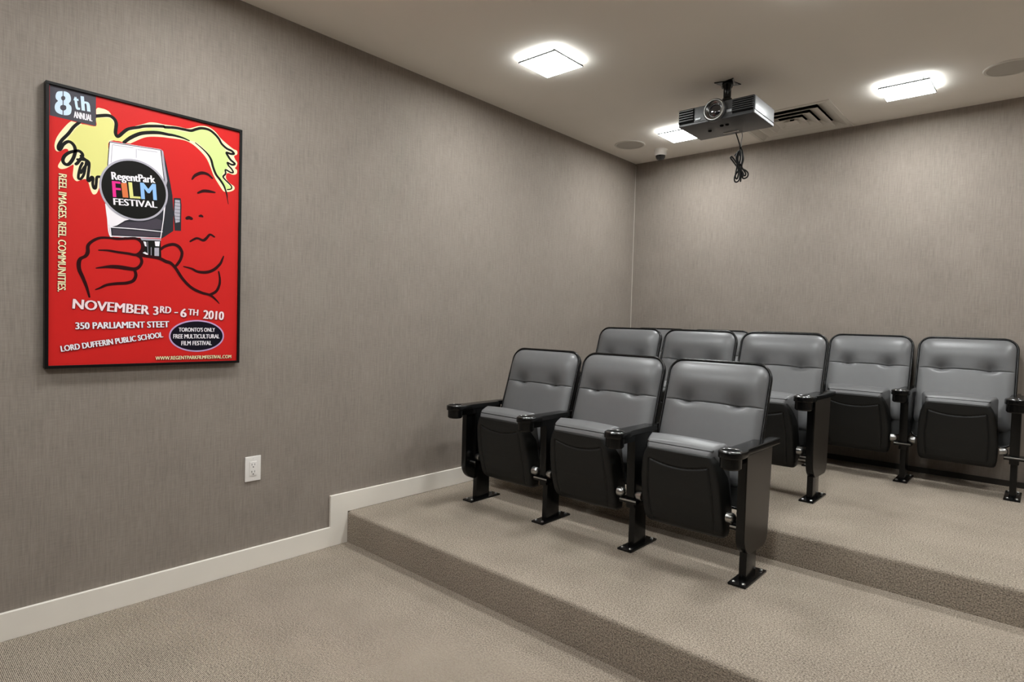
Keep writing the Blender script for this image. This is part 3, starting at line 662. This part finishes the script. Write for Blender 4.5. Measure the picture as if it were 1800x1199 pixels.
def make_standard(t, sx, end=0):
    """one floor standard with its armrest, centred on local x = sx; end = -1 / 1 adds the closed aisle panel"""
    # post
    b = MB()
    b.prism([(-0.050, 0.008), (0.055, 0.008), (0.050, 0.232), (-0.046, 0.232)], 'x', sx - 0.015, sx + 0.015, 0.002)
    b.prism([(-0.070, 0.19), (0.012, 0.19), (0.09, 0.535), (-0.078, 0.535)], 'x', sx - 0.021, sx + 0.021, 0.003)
    b.box(sx - 0.008, sx + 0.008, 0.0, 0.15, 0.30, 0.36, 0.002)
    post = b.build('support_post', M['enamel'], t, angle=35)
    fb = MB().box(sx - 0.036, sx + 0.036, -0.108, 0.128, 0.0, 0.009, 0.003)
    fb.build('foot_plate', M['enamel'], post, angle=35)
    for fx in (-0.02, 0.02):
        for fy in (-0.088, 0.106):
            MB().lathe([(0.0075, 0), (0.0075, 0.003), (0.005, 0.006), (0, 0.007)], (sx + fx, fy, 0.009), 10).build('bolt', M['chrome'], post, angle=30)
    # hinge shelf with its bright front lip
    bl, br = sx - (0.020 if end < 0 else 0.044), sx + (0.020 if end > 0 else 0.044)
    h = MB().box(bl, br, -0.092, -0.002, 0.215, 0.233, 0.003)
    hp = h.build('hinge_bracket', M['enamel'], t, angle=35)
    MB().box(bl + 0.002, br - 0.002, -0.0945, -0.0905, 0.225, 0.232, 0.001, 1).build('bright_lip', M['chrome'], hp, angle=35)
    # armrest: wide rounded nose with the cup hole, narrower towards the back
    pts = []
    for k in range(13):
        a = math.radians(180 + 180 * k / 12)
        pts.append((sx + 0.047 * math.cos(a), -0.214 + 0.047 * math.sin(a)))
    wl, wr = (0.036 if end < 0 else 0.008), (0.036 if end > 0 else 0.008)
    pts += [(sx + 0.047, -0.165), (sx + 0.034, -0.12), (sx + max(0.032, wr), 0.100), (sx + wr, 0.108), (sx + wr, 0.228), (sx - wl, 0.228), (sx - wl, 0.108), (sx - max(0.032, wl), 0.100), (sx - 0.034, -0.12), (sx - 0.047, -0.165)]
    a = MB().prism(pts, 'z', 0.527, 0.553, 0.005, 3)
    ar = a.build('armrest', M['enamel'], t, angle=40)
    u = MB()
    u.lathe([(0.034, 0.484), (0.040, 0.490), (0.0405, 0.530)], (sx, -0.214, 0), 28)
    u.lathe([(0.034, 0.484), (0, 0.484)], (sx, -0.214, 0), 28)
    u.prism([(sx - 0.020, -0.19), (sx + 0.020, -0.19), (sx + 0.020, -0.06), (sx - 0.020, -0.06)], 'z', 0.495, 0.53, 0.004)
    u.build('cup_well', M['enamel'], ar, angle=40)
    MB().lathe([(0.0335, 0.5540), (0.0355, 0.5565), (0.0395, 0.5565), (0.0415, 0.5535)], (sx, -0.214, 0), 32).build('cup_ring', M['chrome_dark'], ar, angle=60)
    MB().lathe([(0.0, 0.5534), (0.034, 0.5545)], (sx, -0.214, 0), 32).build('cup_shade_disc', M['slot'], ar, angle=60)  # flat black disc on the closed armrest; recess shade put into its colour
    if end:
        pt = []
        y0, y1, z0, z1 = -0.130, 0.128, 0.124, 0.529
        r = 0.085
        for k in range(9):
            a2 = math.radians(180 + 90 * k / 8); pt.append((y0 + r + r * math.cos(a2), z0 + r + r * math.sin(a2)))
        r = 0.05
        for k in range(7):
            a2 = math.radians(270 + 90 * k / 6); pt.append((y1 - r + r * math.cos(a2), z0 + r + r * math.sin(a2)))
        pt += [(y1 + 0.02, z1 - 0.001), (y0, z1 - 0.001)]
        xa, xb = (sx - 0.003, sx + 0.0300) if end > 0 else (sx + 0.003, sx - 0.0300)
        pn = MB().prism(pt, 'x', xa, xb, 0.003, 2).build('end_panel', M['enamel'], t, angle=35)
        cyy, czz = (y0 + y1) / 2, (z0 + z1) / 2
        MB().prism([(cyy + (y - cyy) * 0.985, czz + (z - czz) * 0.99) for y, z in pt], 'x', xb, xb + 0.0025 * end, 0.0008, 1).build('outer_skin', M['laminate'], pn, angle=35)

def knob(t, x, s):
    MB().lathe([(0.0, -0.022 * s), (0.010, -0.0205 * s), (0.017, -0.015 * s), (0.0205, -0.006 * s), (0.021, 0.004 * s), (0.021, 0.014 * s)], (x, -0.070, 0.255), 20, 'x').build('hinge_cap', M['chrome'], t, angle=60)
M['chrome_dark'] = mat('dark_polished_ring', (0.22, 0.22, 0.22, 1), 0.22, metal=1.0, noise=(60, 0.1))

def make_seat(kind):
    """kind: 'left' row end, 'mid', 'right' row end; a seat owns the standard on its left, the last one both"""
    t = thing('theatre_seat', 'seat', 'theatre seat', (0, 0, 0), 'seats')
    make_backrest(t); make_pan(t); make_cushion(t)
    for s in (-1, 1): knob(t, s * 0.206, -s)
    make_standard(t, -HP, -1 if kind == 'left' else 0)
    if kind == 'right': make_standard(t, HP, 1)
    return t
proto = {k: make_seat(k) for k in ('left', 'mid', 'right')}
used = set()
def seat(kind, x, y, z, label, group):
    o = copy_tree(proto[kind]) if kind in used else proto[kind]
    used.add(kind)
    o.location = (x, y, z); o['label'] = label; o['group'] = group
    return o
X0 = 0.313
FR, MR, BR = 'front row of theatre seats', 'middle row of theatre seats', 'rear row of theatre seats'
Y1, Y2, Y3 = 2.452, 3.398, 4.268
seat('left', X0 + HP, Y1, H1, 'folded grey seat at the wall end of the front row, beside the baseboard', FR)
seat('mid', X0 + HP + PITCH, Y1, H1, 'folded grey seat in the centre of the front row of three', FR)
seat('right', X0 + HP + 2 * PITCH, Y1, H1, 'folded grey seat at the aisle end of the front row, side panel fully visible', FR)
XM = 0.293
seat('left', XM + HP, Y2, H2, 'middle-row grey seat at the wall end, only its top showing over the front row', MR)
seat('mid', XM + HP + PITCH, Y2, H2, 'middle-row grey seat showing between the centre and aisle seats of the front row', MR)
seat('right', XM + HP + 2 * PITCH, Y2, H2, 'middle-row grey seat at the aisle end, folded seat half hidden by the front row panel', MR)
XT = 0.055
seat('mid', XT + HP, Y3, H2, 'rear-row grey seat in the wall corner, sliver of top showing beside the middle row', BR)
seat('mid', XT + HP + PITCH, Y3, H2, 'rear-row grey seat second from the wall corner, rounded top corner peeking over the middle row', BR)
seat('mid', XT + HP + 2 * PITCH, Y3, H2, 'rear-row grey seat third from the wall corner, hidden behind the middle row aisle seat', BR)
seat('mid', XT + HP + 3 * PITCH, Y3, H2, 'rear-row grey seat in full view just past the middle row aisle panel', BR)
last = seat('mid', XT + HP + 4 * PITCH, Y3, H2, 'rear-row grey seat fully visible at the right edge of the photo', BR)
make_standard(last, HP, 0)

# ------------------------------------------------------------------ projector on its ceiling mount
def build_projector():
    cx, yf, zb = 1.306, 3.172, 2.300
    t = thing('projector', 'dark grey projector hanging from the ceiling', 'projector', (cx, yf, zb))
    hw, dp, hh = 0.211, 0.296, 0.096
    # shell: the top is lower on the lens side front edge, flat underside
    b = MB(); b.box(-hw, hw, 0.004, dp, 0.012, hh, 0.006, 3)
    b.build('shell', M['proj'], t)
    MB().box(-hw + 0.001, hw - 0.001, 0.0, dp - 0.002, 0.0, 0.014, 0.004, 2).build('bottom_cover', M['proj'], t)
    for s in (1,):
        MB().box(s * hw - 0.001, s * hw + 0.004, 0.012, dp - 0.006, 0.020, hh - 0.004, 0.002, 2).build('side_panel', M['proj_side'], t)
        MB().box(s * hw - 0.001, s * hw + 0.004, 0.004, dp - 0.006, 0.001, 0.0165, 0.001, 1).build('side_strip', M['proj_side'], t)
    # louvred grilles on both ends of the face
    for x0, x1, z0, n in ((-hw + 0.003, -0.122, 0.020, 5), (0.098, hw - 0.003, 0.022, 6)):
        g = MB(); g.mi = 0
        g.box(x0, x1, -0.002, 0.006, z0 - 0.003, hh - 0.005)
        g.mi = 1
        step = (hh - 0.008 - z0) / n
        for k in range(n):
            z = z0 + step * (k + 0.1)
            g.box(x0, x1, -0.007, 0.0, z + step * 0.40, z + step * 0.88, 0.0012, 1)
        g.build('louvre_grille', [M['slot'], M['proj']], t)
    # lens
    lx, lz = 0.003, 0.052
    l = MB()
    l.lathe([(0.0605, 0.006), (0.0605, -0.016), (0.0562, -0.020), (0.0497, -0.020), (0.0475, -0.012)], (lx, 0, lz), 40, 'y')
    ln = l.build('lens_barrel', M['proj'], t, angle=40)
    MB().lathe([(0.0491, -0.019), (0.0502, -0.0225), (0.0545, -0.0225), (0.0562, -0.0195)], (lx, 0, lz), 48, 'y').build('bright_ring', M['chrome'], ln, angle=60)
    MB().lathe([(0.0481, -0.014), (0.0389, -0.010), (0.0356, -0.004), (0.0324, -0.004)], (lx, 0, lz), 40, 'y').build('inner_ring', M['chrome_dark'], ln, angle=30)
    MB().lathe([(0.0335, -0.003), (0.0238, -0.008), (0.0108, -0.0105), (0.0, -0.011)], (lx, 0, lz), 32, 'y').build('front_glass', M['lens'], ln, angle=80)
    MB().box(0.066, 0.094, -0.0005, 0.005, 0.030, 0.044, 0.0005, 1).build('badge', M['proj_side'], t)
    MB().box(-0.112, -0.080, -0.0005, 0.005, 0.022, 0.032, 0.0005, 1).build('badge', M['proj_side'], t)
    u = MB()
    u.box(-0.05, 0.04, 0.235, 0.243, -0.004, 0.001, 0.001, 1)
    u.build('handle_bar', M['white_plastic'], t)
    for fx, fy in ((-0.09, 0.15), (0.0, 0.10), (0.03, 0.10)):
        MB().lathe([(0.0, -0.006), (0.009, -0.006), (0.011, 0.001)], (fx, fy, 0.0), 14).build('adjuster_foot', M['slot'], t)
    return t
build_projector()

def build_mount():
    x, y = 1.296, 3.352
    t = thing('projector_mount', 'short black ceiling bracket above the projector', 'bracket', (x, y, H))
    top = 2.3985 - H
    # four-pointed ceiling plate
    p = []
    for k in range(8):
        a = math.radians(45 * k + 45 * 0); r = 0.078 if k % 2 else 0.040
        p.append((r * math.cos(a), r * math.sin(a)))
    MB().prism(p, 'z', -0.006, 0.0, 0.001, 1).build('ceiling_plate', M['enamel'], t)
    MB().lathe([(0.030, -0.006), (0.028, -0.022), (0.021, -0.034), (0.021, -0.085), (0.027, -0.090), (0.027, -0.104), (0.018, -0.110), (0, -0.110)], (0, 0, 0), 20).build('column', M['enamel'], t)
    MB().box(-0.045, 0.045, -0.03, 0.03, -0.128, -0.106, 0.004).build('tilt_head', M['enamel'], t)
    for ax, ay in ((-0.085, -0.06), (0.085, -0.06), (-0.07, 0.09), (0.07, 0.09)):
        MB().tube([(ax * 0.35, ay * 0.3, -0.118), (ax * 0.8, ay * 0.85, -0.126), (ax, ay, -0.145), (ax, ay, top)], 0.0085, 8).build('arm', M['enamel'], t)
build_mount()

# bundle of cables hanging under the projector
def build_cables():
    ox, oy, oz = 1.335, 3.462, 2.300
    t = thing('cable_bundle', 'tied bundle of black cables dangling below the projector', 'cable', (ox, oy, oz))
    random.seed(4)
    def path(P, closed=False): return catmull([(x, y, z) for x, y, z in P], 6, closed)
    MB().tube(path([(-0.022, -0.02, 0.012), (-0.020, 0, -0.01), (-0.008, 0, -0.045), (0.000, 0.0, -0.07), (0.003, 0, -0.10), (0.002, 0, -0.13)]), 0.0034, 7).build('lead', M['wire'], t, angle=80)
    MB().tube(path([(0.014, -0.02, 0.012), (0.013, 0, -0.02), (0.008, 0, -0.05), (0.006, 0.004, -0.08), (0.008, 0, -0.12)]), 0.0030, 7).build('lead', M['wire_grey'], t, angle=80)
    loops = [[(0.004, 0, -0.085), (0.012, 0.004, -0.10), (0.017, 0.006, -0.13), (0.013, 0.006, -0.17), (-0.004, 0.0, -0.215), (-0.022, 0.0, -0.245), (-0.022, 0.002, -0.272), (-0.006, 0.0, -0.278), (0.006, 0.002, -0.258), (0.004, 0.004, -0.20), (-0.010, 0.0, -0.15), (-0.012, 0.0, -0.12), (0.0, 0.0, -0.10)],
             [(0.008, 0, -0.08), (0.0, 0.006, -0.10), (-0.018, 0.008, -0.112), (-0.028, 0.008, -0.122), (-0.018, 0.006, -0.132), (-0.004, 0.004, -0.175), (0.006, 0.004, -0.22), (0.012, 0.004, -0.258), (0.011, 0.004, -0.280)],
             [(-0.006, 0.004, -0.20), (-0.020, 0.006, -0.180), (-0.042, 0.008, -0.150), (-0.054, 0.008, -0.132), (-0.048, 0.008, -0.126), (-0.034, 0.006, -0.142), (-0.018, 0.004, -0.165), (0.0, 0.002, -0.19), (0.016, 0.0, -0.205), (0.040, 0.0, -0.220), (0.054, 0.0, -0.238), (0.050, 0.0, -0.258), (0.030, 0.0, -0.264), (0.018, 0.002, -0.248), (0.014, 0.002, -0.21)],
             [(0.006, -0.004, -0.10), (-0.006, -0.006, -0.14), (0.002, -0.006, -0.19), (0.018, -0.006, -0.22), (0.030, -0.006, -0.24), (0.024, -0.006, -0.256), (0.012, -0.004, -0.23), (0.004, -0.004, -0.19), (0.010, -0.004, -0.13), (0.004, -0.004, -0.10)],
             [(-0.004, -0.008, -0.105), (-0.014, -0.008, -0.14), (-0.006, -0.010, -0.18), (-0.012, -0.008, -0.22), (-0.016, -0.006, -0.25), (-0.006, -0.006, -0.262), (0.002, -0.008, -0.235), (0.0, -0.008, -0.19), (0.010, -0.006, -0.15), (0.006, -0.006, -0.11)],
             [(0.012, 0.010, -0.11), (0.020, 0.010, -0.15), (0.012, 0.010, -0.19), (0.026, 0.008, -0.215), (0.038, 0.006, -0.235), (0.034, 0.006, -0.248), (0.020, 0.008, -0.235), (0.006, 0.010, -0.20)]]
    for lp in loops: MB().tube(path(lp), 0.0044, 7).build('cable_loop', M['wire'], t, angle=80)
    MB().tube(path([(-0.012, 0.0, -0.178), (0.001, -0.014, -0.180), (0.016, 0.0, -0.182), (0.001, 0.014, -0.180)], True), 0.0035, 6, closed=True).build('tie', M['wire'], t, angle=80)
build_cables()

# ------------------------------------------------------------------ ceiling fittings
def build_vent():
    x0, x1, y0, y1 = 1.064, 1.668, 3.950, 4.552
    cx, cy, a = (x0 + x1) / 2, (y0 + y1) / 2, (x1 - x0) / 2
    t = thing('air_vent', 'square ceiling air vent with nested louvres beside the projector', 'vent', (cx, cy, H))
    def ring(b, a0, z0, a1, z1, th=0.003):
        for pts in ([(-a0, -a0, z0), (a0, -a0, z0), (a0, a0, z0), (-a0, a0, z0)],): pass
        o = [(-a0, -a0, z0), (a0, -a0, z0), (a0, a0, z0), (-a0, a0, z0)]; i = [(-a1, -a1, z1), (a1, -a1, z1), (a1, a1, z1), (-a1, a1, z1)]
        o2 = [(x, y, z + th) for x, y, z in o]; i2 = [(x, y, z + th) for x, y, z in i]
        for k in range(4):
            j = (k + 1) % 4
            for q in ((o[k], o[j], i[j], i[k]), (o2[k], i2[k], i2[j], o2[j])):
                b.bm.faces.new([b.bm.verts.new(p) for p in q])
            for e in ((o[k], o[j], o2[j], o2[k]), (i[k], i[j], i2[j], i2[k])): b.bm.faces.new([b.bm.verts.new(p) for p in e])
    f = MB(); ring(f, a, -0.003, a - 0.024, -0.006, 0.003); f.build('outer_frame', M['vent'], t, angle=0)
    k = a - 0.0235
    bk = MB()
    q = [(-k, -k), (k, -k), (k, k), (-k, k)]
    bk.loft([[(x, y, -0.003) for x, y in q], [(x, y, 0.10) for x, y in q]], cap=False)
    bk.bm.faces.new([bk.bm.verts.new((x, y, 0.10)) for x, y in q])
    bk.build('throat', M['slot'], t, angle=0)
    b = MB(); ring(b, k - 0.001, -0.004, k - 0.076, 0.028, 0.0015); b.build('louvre', M['vent'], t, angle=0)
    for w in (0.215, 0.152, 0.090):
        b = MB(); ring(b, w, -0.0055, w - 0.006, -0.0055, 0.0015); ring(b, w - 0.006, -0.0055, w - 0.074, 0.026, 0.0015); b.build('louvre', M['vent'], t, angle=0)
    MB().box(-k, k, -0.006, 0.006, 0.0265, 0.046).box(-0.006, 0.006, -k, k, 0.0265, 0.046).box(-0.01, 0.01, -0.01, 0.01, -0.003, 0.03).build('spider_bar', M['slot'], t, angle=0)
    c = MB().box(-0.040, 0.040, -0.040, 0.040, -0.0045, -0.002, 0.001, 1); c.build('centre_plate', M['vent'], t)
build_vent()

def speaker(x, y, label):
    t = thing('ceiling_speaker', label, 'speaker', (x, y, H), 'round ceiling speakers')
    MB().lathe([(0.100, -0.0045), (0.103, -0.006), (0.112, -0.005), (0.116, 0.0)], (0, 0, 0), 48).build('bezel', M['vent'], t, angle=40)
    MB().lathe([(0.0, -0.004), (0.06, -0.0042), (0.101, -0.0035), (0.101, 0.0)], (0, 0, 0), 48).build('grille', M['grille'], t, angle=60)
speaker(0.250, 4.045, 'round flush ceiling speaker in the corner beside the dome camera')
speaker(2.503, 4.030, 'round flush ceiling speaker at the right edge of the photo')

def build_dome():
    t = thing('dome_camera', 'small white dome camera on the ceiling near the room corner', 'camera', (0.375, 4.300, H))
    MB().lathe([(0.052, 0.0), (0.052, -0.006), (0.048, -0.010), (0.047, -0.040), (0.042, -0.047), (0.0, -0.047)], (0, 0, 0), 36).build('housing', M['white_plastic'], t, angle=35)
    MB().lathe([(0.037, -0.046), (0.0355, -0.060), (0.028, -0.074), (0.015, -0.082), (0, -0.084)], (0, 0, 0), 32).build('dome', M['dome'], t, angle=80)
build_dome()
